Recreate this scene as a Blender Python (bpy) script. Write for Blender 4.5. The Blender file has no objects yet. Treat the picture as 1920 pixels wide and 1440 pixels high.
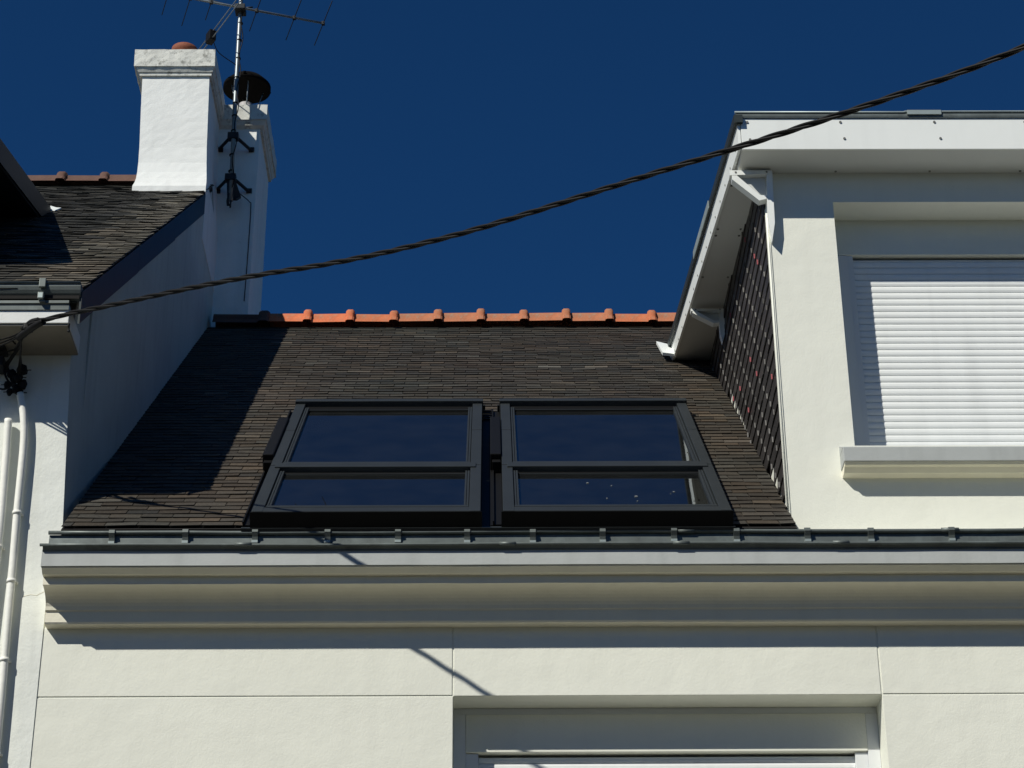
import bpy, bmesh, math, random
from mathutils import Vector, Matrix
from math import radians, sin, cos, pi
random.seed(7)
S = bpy.context.scene
col = S.collection

# ------------------------------------------------------------------ camera
F_PX = 4100.0
up = Vector((-60.0, -7700.0, 4100.0)).normalized()          # world up, in camera axes (right, down, forward)
xr = Vector((1.0, -.0025, .0099)); xr = (xr - up * xr.dot(up)).normalized()
yr = up.cross(xr)
# world -> camera rows; convert to blender camera axes (right, up, back)
Mw = Matrix(((xr.x, yr.x, up.x), (-xr.y, -yr.y, -up.y), (-xr.z, -yr.z, -up.z)))
cam = bpy.data.cameras.new('camera'); co = bpy.data.objects.new('camera', cam); col.objects.link(co)
cam.sensor_width = 36.0; cam.lens = F_PX / 1920.0 * 36.0
cam.clip_start = .1; cam.clip_end = 3000
co.matrix_world = Matrix.Translation((0, -10.7, 1.6)) @ Mw.transposed().to_4x4()
S.camera = co

# ------------------------------------------------------------------ light
SUN = Vector((.95, 1.0, -1.25)).normalized()                # direction the light travels
elev = math.asin(-SUN.z)
az = math.atan2(-SUN.x, -SUN.y)                             # compass bearing of the sun from +Y, clockwise towards +X
w = bpy.data.worlds.new('World'); S.world = w; w.use_nodes = True
nt = w.node_tree; nt.nodes.clear()
sky = nt.nodes.new('ShaderNodeTexSky'); sky.sky_type = 'NISHITA'; sky.sun_disc = False
sky.sun_elevation = elev; sky.sun_rotation = az
sky.altitude = 1500; sky.air_density = .8; sky.dust_density = .1; sky.ozone_density = 6.0
hs = nt.nodes.new('ShaderNodeHueSaturation'); hs.inputs['Saturation'].default_value = 1.16; hs.inputs['Value'].default_value = 1.02
bg = nt.nodes.new('ShaderNodeBackground'); bg.inputs['Strength'].default_value = .05
ou = nt.nodes.new('ShaderNodeOutputWorld')
nt.links.new(sky.outputs[0], hs.inputs['Color']); tn = nt.nodes.new('ShaderNodeMix'); tn.data_type = 'RGBA'; tn.blend_type = 'MULTIPLY'; tn.inputs[0].default_value = 1; tn.inputs[7].default_value = (.62, .97, 1.12, 1)
nt.links.new(hs.outputs[0], tn.inputs[6]); nt.links.new(tn.outputs[2], bg.inputs[0]); nt.links.new(bg.outputs[0], ou.inputs[0])
sun = bpy.data.lights.new('sun', 'SUN'); so = bpy.data.objects.new('sun', sun); col.objects.link(so)
sun.energy = 4.6; sun.angle = radians(.5); sun.color = (1.0, .97, .885)
so.rotation_euler = SUN.to_track_quat('-Z', 'Y').to_euler()
so.location = (-10, -12, 20)
S.view_settings.view_transform = 'Standard'; S.view_settings.look = 'None'
S.view_settings.exposure = 0.0; S.view_settings.gamma = 1.0
try: S.view_settings.use_curve_mapping = False
except Exception: pass
S.cycles.max_bounces = 10; S.cycles.transparent_max_bounces = 12

# ------------------------------------------------------------------ materials
def mat(name, base, rough=.8, metal=0.0, var=.10, scale=3.0, bump=0.0, bscale=60.0, spec=.3, base2=None, patches=None, tint=False, bump2=0.0, b2scale=6.0, streak=0.0):
    m = bpy.data.materials.new(name); m.use_nodes = True
    t = m.node_tree; N = t.nodes; L = t.links
    p = N['Principled BSDF']; p.inputs['Roughness'].default_value = rough; p.inputs['Metallic'].default_value = metal
    p.inputs['Specular IOR Level'].default_value = spec
    tc = N.new('ShaderNodeTexCoord')
    n1 = N.new('ShaderNodeTexNoise'); n1.inputs['Scale'].default_value = scale; n1.inputs['Detail'].default_value = 6; n1.inputs['Roughness'].default_value = .65
    L.new(tc.outputs['Object'], n1.inputs['Vector'])
    r = N.new('ShaderNodeMapRange'); r.inputs[1].default_value = .25; r.inputs[2].default_value = .75
    L.new(n1.outputs['Fac'], r.inputs[0])
    mx = N.new('ShaderNodeMix'); mx.data_type = 'RGBA'
    b2 = base2 or tuple(c * (1 - var) for c in base)
    b1 = base if base2 else tuple(min(1, c * (1 + var * .5)) for c in base)
    mx.inputs[6].default_value = (*b1, 1); mx.inputs[7].default_value = (*b2, 1)
    L.new(r.outputs[0], mx.inputs[0]); out = mx.outputs[2]
    if patches:
        pc, ps, lo, hi = patches
        n3 = N.new('ShaderNodeTexNoise'); n3.inputs['Scale'].default_value = ps; n3.inputs['Detail'].default_value = 9; n3.inputs['Roughness'].default_value = .7
        L.new(tc.outputs['Object'], n3.inputs['Vector'])
        r3 = N.new('ShaderNodeMapRange'); r3.inputs[1].default_value = lo; r3.inputs[2].default_value = hi
        L.new(n3.outputs['Fac'], r3.inputs[0])
        m3 = N.new('ShaderNodeMix'); m3.data_type = 'RGBA'; m3.inputs[7].default_value = (*pc, 1)
        L.new(r3.outputs[0], m3.inputs[0]); L.new(out, m3.inputs[6]); out = m3.outputs[2]
    if streak:
        mp = N.new('ShaderNodeMapping'); mp.inputs['Scale'].default_value = (7, 7, .55); L.new(tc.outputs['Object'], mp.inputs[0])
        ns = N.new('ShaderNodeTexNoise'); ns.inputs['Scale'].default_value = 1.6; ns.inputs['Detail'].default_value = 7; L.new(mp.outputs[0], ns.inputs['Vector'])
        rs = N.new('ShaderNodeMapRange'); rs.inputs[1].default_value = .50; rs.inputs[2].default_value = .78; rs.inputs[4].default_value = streak
        L.new(ns.outputs['Fac'], rs.inputs[0])
        ms = N.new('ShaderNodeMix'); ms.data_type = 'RGBA'; ms.inputs[7].default_value = tuple(c*.55 for c in base) + (1,)
        L.new(rs.outputs[0], ms.inputs[0]); L.new(out, ms.inputs[6]); out = ms.outputs[2]
    if tint:
        at = N.new('ShaderNodeAttribute'); at.attribute_name = 'tint'
        m4 = N.new('ShaderNodeMix'); m4.data_type = 'RGBA'; m4.blend_type = 'MULTIPLY'; m4.inputs[0].default_value = 1
        L.new(out, m4.inputs[6]); L.new(at.outputs['Color'], m4.inputs[7]); out = m4.outputs[2]
    L.new(out, p.inputs['Base Color'])
    nrm = None
    for amt, sc in ((bump2, b2scale), (bump, bscale)):
        if amt:
            nb = N.new('ShaderNodeTexNoise'); nb.inputs['Scale'].default_value = sc; nb.inputs['Detail'].default_value = 5
            L.new(tc.outputs['Object'], nb.inputs['Vector'])
            bp = N.new('ShaderNodeBump'); bp.inputs['Strength'].default_value = min(1, amt); bp.inputs['Distance'].default_value = .6 / sc
            L.new(nb.outputs['Fac'], bp.inputs['Height'])
            if nrm: L.new(nrm, bp.inputs['Normal'])
            nrm = bp.outputs[0]
    if nrm: L.new(nrm, p.inputs['Normal'])
    return m

M = {}
M['render'] = mat('cream_render', (.80, .805, .71), .85, var=.06, scale=.8, streak=.07, bump=.15, bscale=90, bump2=.05, b2scale=5)
M['neighbour'] = mat('white_render', (.80, .82, .76), .85, var=.08, scale=1.6, streak=.3, bump=.18, bscale=80, bump2=.08, b2scale=8)
M['gable'] = mat('shade_toned_gable_render', (.56, .585, .54), .9, var=.14, scale=1.2, streak=.35, bump=.2, bscale=70, bump2=.12, b2scale=6)  # neighbour's render in a darker colour, gable shade put into the base
M['chimney'] = mat('chimney_render', (.80, .81, .78), .85, var=.06, scale=5, streak=.2, bump=.25, bscale=110, bump2=.03, b2scale=14, patches=((.52, .51, .45), 9, .66, .80))
M['chimney_cap'] = mat('weathered_cap', (.70, .70, .64), .9, var=.15, scale=7, bump=.3, bscale=90, patches=((.17, .17, .15), 17, .53, .70))
M['moulding'] = mat('moulding_paint', (.80, .765, .62), .8, streak=.12, var=.06, scale=2, bump=.15, bscale=60)
M['sill_grey'] = mat('grey_sill_paint', (.43, .45, .435), .7, streak=.3, var=.10, scale=3, bump=.10, bscale=60)
M['zinc'] = mat('weathered_zinc', (.135, .155, .148), .50, metal=.35, var=.30, scale=9, spec=.4, patches=((.20, .23, .22), 5, .55, .75))
M['zinc_dark'] = mat('dark_zinc', (.035, .045, .046), .5, metal=.3, var=.25, scale=7)
M['zinc_light'] = mat('pale_zinc', (.36, .42, .41), .45, metal=.3, var=.2, scale=7)
M['slate'] = mat('old_slate', (.035, .036, .029), .60, var=.2, scale=.75, base2=(.050, .038, .029), spec=.30, bump=.5, bscale=45, tint=True, patches=((.12, .11, .078), 16, .60, .80))
M['slate_grey'] = mat('old_grey_slate', (.034, .036, .032), .6, var=.2, scale=1.4, base2=(.052, .046, .036), spec=.3, bump=.5, bscale=45, tint=True, patches=((.085, .078, .060), 22, .66, .78))
M['slate_clad'] = mat('cladding_slate', (.036, .033, .032), .5, var=.3, scale=6, spec=.35, bump=.2, bscale=40, tint=True)
M['under'] = mat('roof_underlay', (.015, .014, .013), .9)
M['orange'] = mat('orange_clay', (.56, .170, .075), .8, var=.3, scale=7, bump=.3, bscale=50, patches=((.34, .24, .16), 15, .52, .72), tint=True)
M['oldclay'] = mat('brown_clay', (.13, .068, .050), .8, var=.35, scale=6, bump=.3, bscale=50, tint=True)
M['pot'] = mat('terracotta_pot', (.27, .09, .05), .8, var=.3, scale=9, bump=.2, bscale=40)
M['velux'] = mat('grey_cladding', (.040, .046, .048), .42, metal=.35, var=.12, scale=5, spec=.4)
M['velux_black'] = mat('black_cladding', (.006, .006, .006), .5, var=.1, scale=5, spec=.2)
M['lining'] = mat('window_lining', (.30, .30, .27), .7, var=.05)
M['dark_room'] = mat('dark_room', (.010, .013, .014), .9, var=.3, scale=2)
M['panel'] = mat('white_panel', (.83, .85, .81), .38, streak=.12, var=.03, scale=2, spec=.45)
M['soffit_brown'] = mat('soffit_brown', (.26, .24, .20), .8, var=.2, scale=4)
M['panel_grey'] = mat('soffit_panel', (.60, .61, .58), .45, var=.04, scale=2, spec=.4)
M['shutter'] = mat('white_shutter', (.84, .86, .84), .45, var=.05, streak=.18, scale=4, spec=.4)
M['pvc'] = mat('white_frame', (.72, .74, .74), .5, var=.03, scale=4)
M['pipe'] = mat('painted_pipe', (.84, .84, .77), .5, var=.06, scale=8, bump=.1, bscale=30)
M['metal'] = mat('grey_metal', (.24, .27, .28), .4, metal=.5, var=.2, scale=20)
M['alu'] = mat('flue_metal', (.70, .68, .68), .35, metal=.55, var=.15, scale=20)
M['hook'] = mat('slate_hook', (.30, .29, .27), .5, metal=.3, var=.2, tint=True)
M['screw'] = mat('screw_head', (.22, .22, .20), .5, metal=.4, var=.2)
M['black'] = mat('black_plastic', (.0045, .0045, .005), .6, var=.3, scale=20, spec=.2)
M['cowl'] = mat('black_cowl', (.005, .0045, .004), .9, spec=.08, var=.3, scale=20)
M['iron'] = mat('dark_iron', (.028, .032, .036), .6, metal=.3, var=.3, scale=20)
M['droppings'] = mat('bird_dropping', (.20, .21, .21), .9)
M['asphalt'] = mat('asphalt', (.056, .050, .040), .9, var=.25, scale=4, bump=.4, bscale=120)
M['pavement'] = mat('pavement', (.13, .118, .088), .9, var=.2, scale=3, bump=.3, bscale=60)
M['soil'] = mat('ground_far', (.07, .066, .048), .95, var=.3, scale=.1)

def glass():
    m = bpy.data.materials.new('roof_glass'); m.use_nodes = True; t = m.node_tree; N = t.nodes; L = t.links; N.clear()
    o = N.new('ShaderNodeOutputMaterial'); fr = N.new('ShaderNodeFresnel'); fr.inputs[0].default_value = 4.6
    g = N.new('ShaderNodeBsdfGlossy'); g.inputs['Roughness'].default_value = .015; g.inputs['Color'].default_value = (.95, 1, 1, 1)
    tr = N.new('ShaderNodeBsdfTransparent'); tr.inputs[0].default_value = (.85, .9, .88, 1)
    mx = N.new('ShaderNodeMixShader'); L.new(fr.outputs[0], mx.inputs[0]); L.new(tr.outputs[0], mx.inputs[1]); L.new(g.outputs[0], mx.inputs[2])
    tc = N.new('ShaderNodeTexCoord'); nz = N.new('ShaderNodeTexNoise'); nz.inputs['Scale'].default_value = 1.2
    L.new(tc.outputs['Object'], nz.inputs['Vector'])
    bp = N.new('ShaderNodeBump'); bp.inputs['Strength'].default_value = .02; bp.inputs['Distance'].default_value = .05
    L.new(nz.outputs['Fac'], bp.inputs['Height']); L.new(bp.outputs[0], g.inputs['Normal'])
    df = N.new('ShaderNodeBsdfDiffuse'); df.inputs[0].default_value = (.50, .52, .50, 1)
    dn = N.new('ShaderNodeTexNoise'); dn.inputs['Scale'].default_value = 5; dn.inputs['Detail'].default_value = 8
    L.new(tc.outputs['Object'], dn.inputs['Vector'])
    dr = N.new('ShaderNodeMapRange'); dr.inputs[1].default_value = .3; dr.inputs[2].default_value = .8; dr.inputs[3].default_value = .008; dr.inputs[4].default_value = .017
    L.new(dn.outputs['Fac'], dr.inputs[0])
    m2 = N.new('ShaderNodeMixShader'); L.new(dr.outputs[0], m2.inputs[0]); L.new(mx.outputs[0], m2.inputs[1]); L.new(df.outputs[0], m2.inputs[2])
    L.new(m2.outputs[0], o.inputs[0]); return m
M['glass'] = glass()

# ------------------------------------------------------------------ helpers
def box(bm, a, b, mi=0, bevel=0):
    x0, y0, z0 = a; x1, y1, z1 = b
    vs = [bm.verts.new(c) for c in ((x0,y0,z0),(x1,y0,z0),(x1,y1,z0),(x0,y1,z0),(x0,y0,z1),(x1,y0,z1),(x1,y1,z1),(x0,y1,z1))]
    fs = [bm.faces.new([vs[i] for i in f]) for f in ((0,3,2,1),(4,5,6,7),(0,1,5,4),(1,2,6,5),(2,3,7,6),(3,0,4,7))]
    for f in fs: f.material_index = mi
    if bevel:
        es = list({e for f in fs for e in f.edges})
        bmesh.ops.bevel(bm, geom=es, offset=bevel, segments=2, affect='EDGES', profile=.6)
    return vs

def hexa(bm, pts, mi=0):
    vs = [bm.verts.new(p) for p in pts]
    fs = [bm.faces.new([vs[i] for i in f]) for f in ((0,3,2,1),(4,5,6,7),(0,1,5,4),(1,2,6,5),(2,3,7,6),(3,0,4,7))]
    for f in fs: f.material_index = mi
    return fs

def extrude_x(bm, prof, x0, x1, mi=0, seg=1, wob=0):
    """closed (y, z) profile swept along X"""
    n = len(prof); rings = []
    for i in range(seg + 1):
        x = x0 + (x1 - x0) * i / seg
        dz = (random.uniform(-wob, wob) if wob else 0)
        rings.append([bm.verts.new((x, y, z + dz)) for y, z in prof])
    for a, b in zip(rings, rings[1:]):
        for i in range(n):
            f = bm.faces.new((a[i], b[i], b[(i+1) % n], a[(i+1) % n])); f.material_index = mi
    for r in (rings[0], rings[-1]):
        f = bm.faces.new(r); f.material_index = mi

def prism(bm, poly, off, mi=0):
    """closed polygon of 3D points pushed along a vector"""
    off = Vector(off)
    a = [bm.verts.new(p) for p in poly]; b = [bm.verts.new(Vector(p) + off) for p in poly]
    n = len(a)
    for i in range(n):
        bm.faces.new((a[i], a[(i+1) % n], b[(i+1) % n], b[i])).material_index = mi
    bm.faces.new(a).material_index = mi; bm.faces.new(b).material_index = mi

def tube(bm, pts, r, seg=8, mi=0, cap=True, radii=None):
    pts = [Vector(p) for p in pts]; rings = []
    prev = None
    for i, p in enumerate(pts):
        d = (pts[min(i+1, len(pts)-1)] - pts[max(i-1, 0)]).normalized()
        if prev is None:
            a = d.orthogonal().normalized()
        else:
            a = (prev - d * prev.dot(d)).normalized()
        prev = a; b = d.cross(a); rr = radii[i] if radii else r
        rings.append([bm.verts.new(p + (a * cos(2*pi*k/seg) + b * sin(2*pi*k/seg)) * rr) for k in range(seg)])
    for A, B in zip(rings, rings[1:]):
        for k in range(seg):
            f = bm.faces.new((A[k], A[(k+1) % seg], B[(k+1) % seg], B[k])); f.material_index = mi; f.smooth = True
    if cap:
        for r_ in (rings[0], rings[-1]): bm.faces.new(r_).material_index = mi

def lathe(bm, c, prof, seg=28, mi=0):
    rings = []
    for r, z in prof:
        rings.append([bm.verts.new((c[0] + r*cos(2*pi*k/seg), c[1] + r*sin(2*pi*k/seg), c[2] + z)) for k in range(seg)])
    for A, B in zip(rings, rings[1:]):
        for k in range(seg):
            f = bm.faces.new((A[k], A[(k+1) % seg], B[(k+1) % seg], B[k])); f.material_index = mi; f.smooth = True
    bm.faces.new(rings[0]).material_index = mi; bm.faces.new(rings[-1]).material_index = mi

def smooth_path(pts, n=6):
    P = [Vector(p) for p in pts]; P = [2*P[0]-P[1]] + P + [2*P[-1]-P[-2]]; out = []
    for i in range(1, len(P)-2):
        a, b, c, d = P[i-1:i+3]
        for k in range(n):
            t = k / n
            out.append(.5*((2*b) + (c-a)*t + (2*a-5*b+4*c-d)*t*t + (3*b-a-3*c+d)*t**3))
    out.append(P[-2]); return out

def obj(name, bm, mats, parent=None, label=None, recalc=True):
    if recalc: bmesh.ops.recalc_face_normals(bm, faces=bm.faces)
    me = bpy.data.meshes.new(name); bm.to_mesh(me); bm.free()
    for m in (mats if isinstance(mats, (list, tuple)) else [mats]): me.materials.append(m)
    o = bpy.data.objects.new(name, me); col.objects.link(o)
    if parent: o.parent = parent
    if label: o['label'] = label
    return o

def thing(name, label, cat, loc=(0,0,0), group=None):
    o = bpy.data.objects.new(name, None); col.objects.link(o); o.location = loc; o.empty_display_size = .3
    o['label'] = label; o['category'] = cat
    if group: o['group'] = group
    return o

def tag(o, label, cat, group=None):
    o['label'] = label; o['category'] = cat
    if group: o['group'] = group
    return o

def nb(): return bmesh.new()

# ------------------------------------------------------------------ setting: ground, road, pavements
b = nb(); hexa(b, [(-400,-400,-.20),(400,-400,-.20),(400,400,-.20),(-400,400,-.20),(-400,-400,-.12),(400,-400,-.12),(400,400,-.12),(-400,400,-.12)])
obj('ground', b, M['soil'])['kind'] = 'structure'
b = nb(); box(b, (-60,-8.6,-.118), (60,-2.0,-.11)); obj('road', b, M['asphalt'])['kind'] = 'structure'
b = nb()
box(b, (-60,-1.86,-.115), (60,-.02,0)); box(b, (-60,-2.0,-.115), (60,-1.863,.004), bevel=.01)
obj('pavement', b, M['pavement'])['kind'] = 'structure'
b = nb()
box(b, (-60,-14,-.115), (60,-8.74,0)); box(b, (-60,-8.737,-.115), (60,-8.6,.004), bevel=.01)
obj('far_pavement', b, M['pavement'])['kind'] = 'structure'

# unseen houses opposite, added to darken shaded walls by closing off the low sky
tr = nb()
for k in range(5):
    x0 = -24 + k * 9.6; x1 = x0 + 9.57; h = (6.6, 7.2, 6.3, 7.0, 6.6)[k]
    box(tr, (x0, -24, 0), (x1, -15.2, h), 0)
    prism(tr, [(x0, -15.0, h+.003), (x0, -24.2, h+.003), (x0, -19.6, h + 3.6)], (x1 - x0, 0, 0), 1)
    for fl in (0, 1):
        for j in range(3):
            xx = x0 + 1.3 + j * 2.8
            box(tr, (xx, -15.199, .9 + 2.9*fl), (xx + 1.3, -15.17, 2.5 + 2.9*fl), 2)
            box(tr, (xx - .08, -15.198, .82 + 2.9*fl), (xx + 1.38, -15.12, .895 + 2.9*fl), 0)
te = obj('unseen_shade_terrace', tr, [M['render'], M['slate'], M['velux_black']]); te['kind'] = 'structure'

# ------------------------------------------------------------------ slate courses
def slates(bm, O, eu, ev, en, v0, v1, rowh, wid, spans, rnd=.003, mi=0, tintf=None, thick=.005, layer=None, drop=.004, lift=.008):
    O = Vector(O); eu = Vector(eu); ev = Vector(ev); en = Vector(en)
    v = v0; row = 0
    while v < v1:
        vv = min(v + rowh * 1.9, v1 + rowh * .5)
        off = (row % 2) * wid * .5 + random.uniform(-.012, .012)
        for ua, ub in spans(v + rowh * .5):
            k = math.floor((ua - off) / wid); u = off + k * wid
            while u < ub:
                g = .0022
                a = max(u + g, ua); c = min(u + wid - g, ub)
                if c - a > .018:
                    h0 = lift + random.uniform(0, rnd); t0 = random.uniform(-rnd, rnd) * .6
                    dl = random.uniform(-drop, drop); dr = dl + random.uniform(-.003, .003)
                    if random.random() < .03: dl -= .012; dr -= .010
                    P = lambda uu, vv_, hh: O + eu*uu + ev*vv_ + en*hh
                    fs = hexa(bm, [P(a, v+dl, h0+t0), P(c, v+dr, h0-t0), P(c, vv, .001), P(a, vv, .001),
                                   P(a, v+dl, h0+t0+thick), P(c, v+dr, h0-t0+thick), P(c, vv, .001+thick*.5), P(a, vv, .001+thick*.5)], mi)
                    if layer is not None:
                        tv = tintf((a+c)/2, v) if tintf else (1, 1, 1)
                        for f in fs:
                            for l in f.loops: l[layer] = (*tv, 1)
                u += wid
        v += rowh; row += 1

def slate_tint(u, v):
    k = random.lognormvariate(0, .20)
    w_ = random.uniform(-.08, .08)
    edge = (max(0, 1 - abs(u + 1.45) / .45) + max(0, 1 - abs(u - 1.42) / .22)) * (1 if v < 3.6 else .2)
    k *= 1 + .45 * edge * random.random(); w_ += .05 * edge
    if random.random() < .025: k *= 1.8
    return (k * (1 + w_), k, k * (1 - w_))

# ================================================================== OUR HOUSE
XS = -2.335                     # seam with the neighbour
XR = 7.0                        # far right end of the house
A = radians(39.4); CA, SA = cos(A), sin(A)
EAVE = Vector((0, -.30, 6.282)) # roof plane starts here
RIDGE_Y = 4.46; RIDGE_Z = EAVE.z + (RIDGE_Y - EAVE.y) * math.tan(A)
SR = (RIDGE_Y - EAVE.y) / CA
house = thing('house', 'cream rendered house with slate roof, two skylights and a shuttered dormer', 'house', (2.3, 4, 0))
house_inv = Matrix.Translation(-house.location)
def hp(name, bm, m, parent=None, label=None):
    if parent is None:
        bm.transform(house_inv); return obj(name, bm, m, house, label)
    bm.transform(house_inv); return obj(name, bm, m, parent, label)

WX0, WX1, WZ0, WZ1 = -.197, 2.017, 3.95, 5.477
b = nb()
T = .36
# base wall round the opening
box(b, (XS, 0, 0), (WX0, T, 6.05)); box(b, (WX1, 0, 0), (XR, T, 6.05))
box(b, (WX0, 0, WZ1), (WX1, T, 6.05)); box(b, (WX0, 0, 0), (WX1, T, WZ0))
# render panels standing 6 mm proud, joints left open between them
def panel(x0, z0, x1, z1): box(b, (x0, -.0040, z0), (x1, -.0002, z1), bevel=.0018)
J = .0048
panel(XS+.0003, .02, WX0-.0005, WZ1-J); panel(XS+.0003, WZ1+J, WX0-J, 5.86); panel(WX0+J, WZ1+.0005, WX1-J, 5.86)
panel(WX1+J, WZ1+J, XR, 5.86); panel(WX1+.0005, .02, XR, WZ1-J); panel(WX0+.003, .02, WX1-.003, WZ0-.09)
# back, right and inner party walls
box(b, (XS+.16, 9.0, 0), (XR, 9.2, 6.3)); box(b, (XR-.2, T, 0), (XR, 9.0, 6.2))
prism(b, [(XR-.2, .0, 6.2), (XR-.2, 9.2, 6.2), (XR-.2, RIDGE_Y+.15, RIDGE_Z-.1)], (.2, 0, 0))
hp('wall', b, M['render'])

# cornice: band, cove and fillet in moulding paint, grey cap with drip
cor = nb()
prof = [(.0, 5.853), (-.072, 5.853), (-.078, 5.862), (-.078, 5.918), (-.088, 5.926)]
for i in range(9):                                   # cove
    t = i / 8 * pi / 2
    prof.append((-.088 - .125 * (1 - cos(t)) , 5.928 + .088 * sin(t)))
prof += [(-.213, 6.058), (-.245, 6.060), (-.277, 6.083), (-.277, 6.088), (0.1, 6.088), (.1, 5.853)]
extrude_x(cor, prof, -2.318, XR, 0, 60, .0009)
cornice = hp('cornice', cor, M['moulding'])
b = nb(); extrude_x(b, [(-.2865, 6.089), (-.2835, 6.19), (.0, 6.196), (.0, 6.091)], -2.322, XR, 0, 40, .0008)
hp('cornice_cap', b, M['sill_grey'], cornice, 'grey painted front face of the cornice')

# nantaise gutter sitting on the cornice
g = nb()
def roll(bm, y, z, r, x0, x1, seg=40):
    pts = []
    for i in range(seg+1):
        x = x0 + (x1-x0)*i/seg
        pts.append((x, y + random.uniform(-.001, .001), z + .0025*sin(x*2.1) + random.uniform(-.001, .001)))
    tube(bm, pts, r, 8)
extrude_x(g, [(-.284, 6.172), (-.286, 6.172), (-.303, 6.190), (-.303, 6.200), (-.29, 6.204), (-.1, 6.214), (-.1, 6.204), (-.284, 6.196)], -2.318, XR, 0, 20)
roll(g, -.306, 6.196, .0085, -2.332, XR)
roll(g, -.286, 6.1725, .0045, -2.320, XR)
# upstand: outer sheet leaning back, rolled bead along its top
extrude_x(g, [(-.286, 6.205), (-.271, 6.205), (-.271, 6.266), (-.284, 6.264), (-.286, 6.240)], -2.292, XR, 0, 30, .0010)
roll(g, -.294, 6.270, .0115, -2.296, XR)
extrude_x(g, [(-.2705, 6.225), (-.20, 6.228), (-.20, 6.222), (-.2705, 6.219)], -2.292, XR)
# lapped sheet joints
for x in (-1.27, .10, 1.00, 1.83, 3.2):
    tube(g, [(x-.055, -.307, 6.197), (x+.03, -.307, 6.197)], .0115, 8)
for x in (1.02, 2.4):
    tube(g, [(x-.05, -.295, 6.271), (x+.04, -.295, 6.271)], .0140, 8)
gutter = hp('gutter', g, M['zinc'])
def hook(x, first=[None]):
    if first[0] is None:
        q = nb()
        prism(q, [(-.015, -.296, 6.287), (-.015, -.312, 6.281), (-.015, -.317, 6.262), (-.015, -.302, 6.240), (-.015, -.296, 6.222), (-.015, -.2865, 6.222), (-.015, -.2865, 6.278)], (.030, 0, 0))
        box(q, (-.017, -.306, 6.204), (.017, -.2865, 6.2215), 1, bevel=.002)
        q.transform(house_inv)
        o = obj('gutter_hook', q, [M['zinc'], M['zinc_light']], gutter); first[0] = o
    else:
        o = first[0].copy(); col.objects.link(o); o.parent = gutter
    o.location = (x, random.uniform(-.001, .001), random.uniform(-.001, .001)); o.rotation_euler = (0, random.uniform(-.002, .002), 0)
for x in (-1.965, -1.593, -1.232, -.852, -.490, -.120, .228, .588, .945, 1.285, 1.65, 1.985, 2.40, 2.80, 3.17): hook(x)

# ---- roof
UW = 1.19                                          # skylight width
SK = (-1.243, .064)                                # their left edges
def roof_spans(v):
    y = EAVE.y + v * CA
    right = 1.595 if y < 3.62 else XR - .01
    if v > 2.83: return [(-2.238, right)]
    return [(-2.238, -1.295), (1.268, right)]
b = nb(); lay = b.loops.layers.color.new('tint') if False else b.loops.layers.float_color.new('tint')
slates(b, EAVE, (1,0,0), (0,CA,SA), (0,-SA,CA), .045, SR-.06, .083, .168, roof_spans, layer=lay, tintf=slate_tint)
def RP(u, v, h=0): return Vector((u, EAVE.y + v*CA - h*SA, EAVE.z + v*SA + h*CA))
def deck(u0, u1, v0, v1):
    fs = hexa(b, [RP(u0,v0,-.05), RP(u1,v0,-.05), RP(u1,v1,-.05), RP(u0,v1,-.05), RP(u0,v0,-.003), RP(u1,v0,-.003), RP(u1,v1,-.003), RP(u0,v1,-.003)], 1)
deck(-2.238, -1.20, .03, SR); deck(1.23, 1.60, .02, SR); deck(1.601, XR, 4.9, SR); deck(-1.199, 1.229, 2.74, SR); deck(-1.199, 1.229, .02, .06); deck(-.10, .11, .061, 2.739)
# rear slope
zb = RIDGE_Z
hexa(b, [(-2.238, RIDGE_Y+.02, zb-.06), (XR, RIDGE_Y+.02, zb-.06), (XR, 9.4, 6.23), (-2.238, 9.4, 6.23), (-2.238, RIDGE_Y+.02, zb), (XR, RIDGE_Y+.02, zb), (XR, 9.4, 6.3), (-2.238, 9.4, 6.3)], 1)
roof = hp('roof', b, [M['slate'], M['under']])

def ridge_tile(length=.355, r=.075):
    q = nb(); seg = 12
    def ring(x, rr, dz=0):
        return [Vector((x, rr*cos(pi*k/seg) * 1.15, rr*sin(pi*k/seg) * .95 + dz)) for k in range(seg+1)]
    stations = [(0, r), (length*.82, r*1.0), (length*.83, r*1.26), (length*.87, r*1.40), (length*.98, r*1.40), (length*1.02, r*1.26), (length*1.025, r*.9)]
    lay = q.loops.layers.float_color.new('tint')
    rings = [[q.verts.new(p) for p in ring(x, rr)] for x, rr in stations]
    for A_, B_ in zip(rings, rings[1:]):
        for k in range(seg):
            f = q.faces.new((A_[k], A_[k+1], B_[k+1], B_[k])); f.smooth = True
            for l in f.loops: l[lay] = (1, 1, 1, 1)
    q.verts.ensure_lookup_table()
    # skirts hanging to the slates
    for s in (0, seg):
        for A_, B_ in zip(rings, rings[1:]):
            d = Vector((0, (1 if s == 0 else -1) * .035, -.045))
            f = q.faces.new((A_[s], B_[s], q.verts.new(B_[s].co + d), q.verts.new(A_[s].co + d)))
            for l in f.loops: l[lay] = (1, 1, 1, 1)
    me = bpy.data.meshes.new('ridge_tile')
    # small clay knob on the overlap
    bmesh.ops.recalc_face_normals(q, faces=q.faces); q.to_mesh(me); q.free(); return me
tile_me = []
for kx, tn in enumerate(((.10, .085, .10), (.78, .92, 1.0), (1, 1, 1), (1.08, .95, .9), (.9, .88, .85))):
    me = ridge_tile()
    for d in me.attributes['tint'].data: d.color = (*((1, 1, 1) if kx == 0 else tn), 1)
    me.materials.append(M['oldclay'] if kx == 0 else M['orange']); tile_me.append(me)
xs = [-2.205, -1.79, -1.50, -1.145, -.79, -.445, -.10, .24, .58, .915, 1.25]
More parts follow.
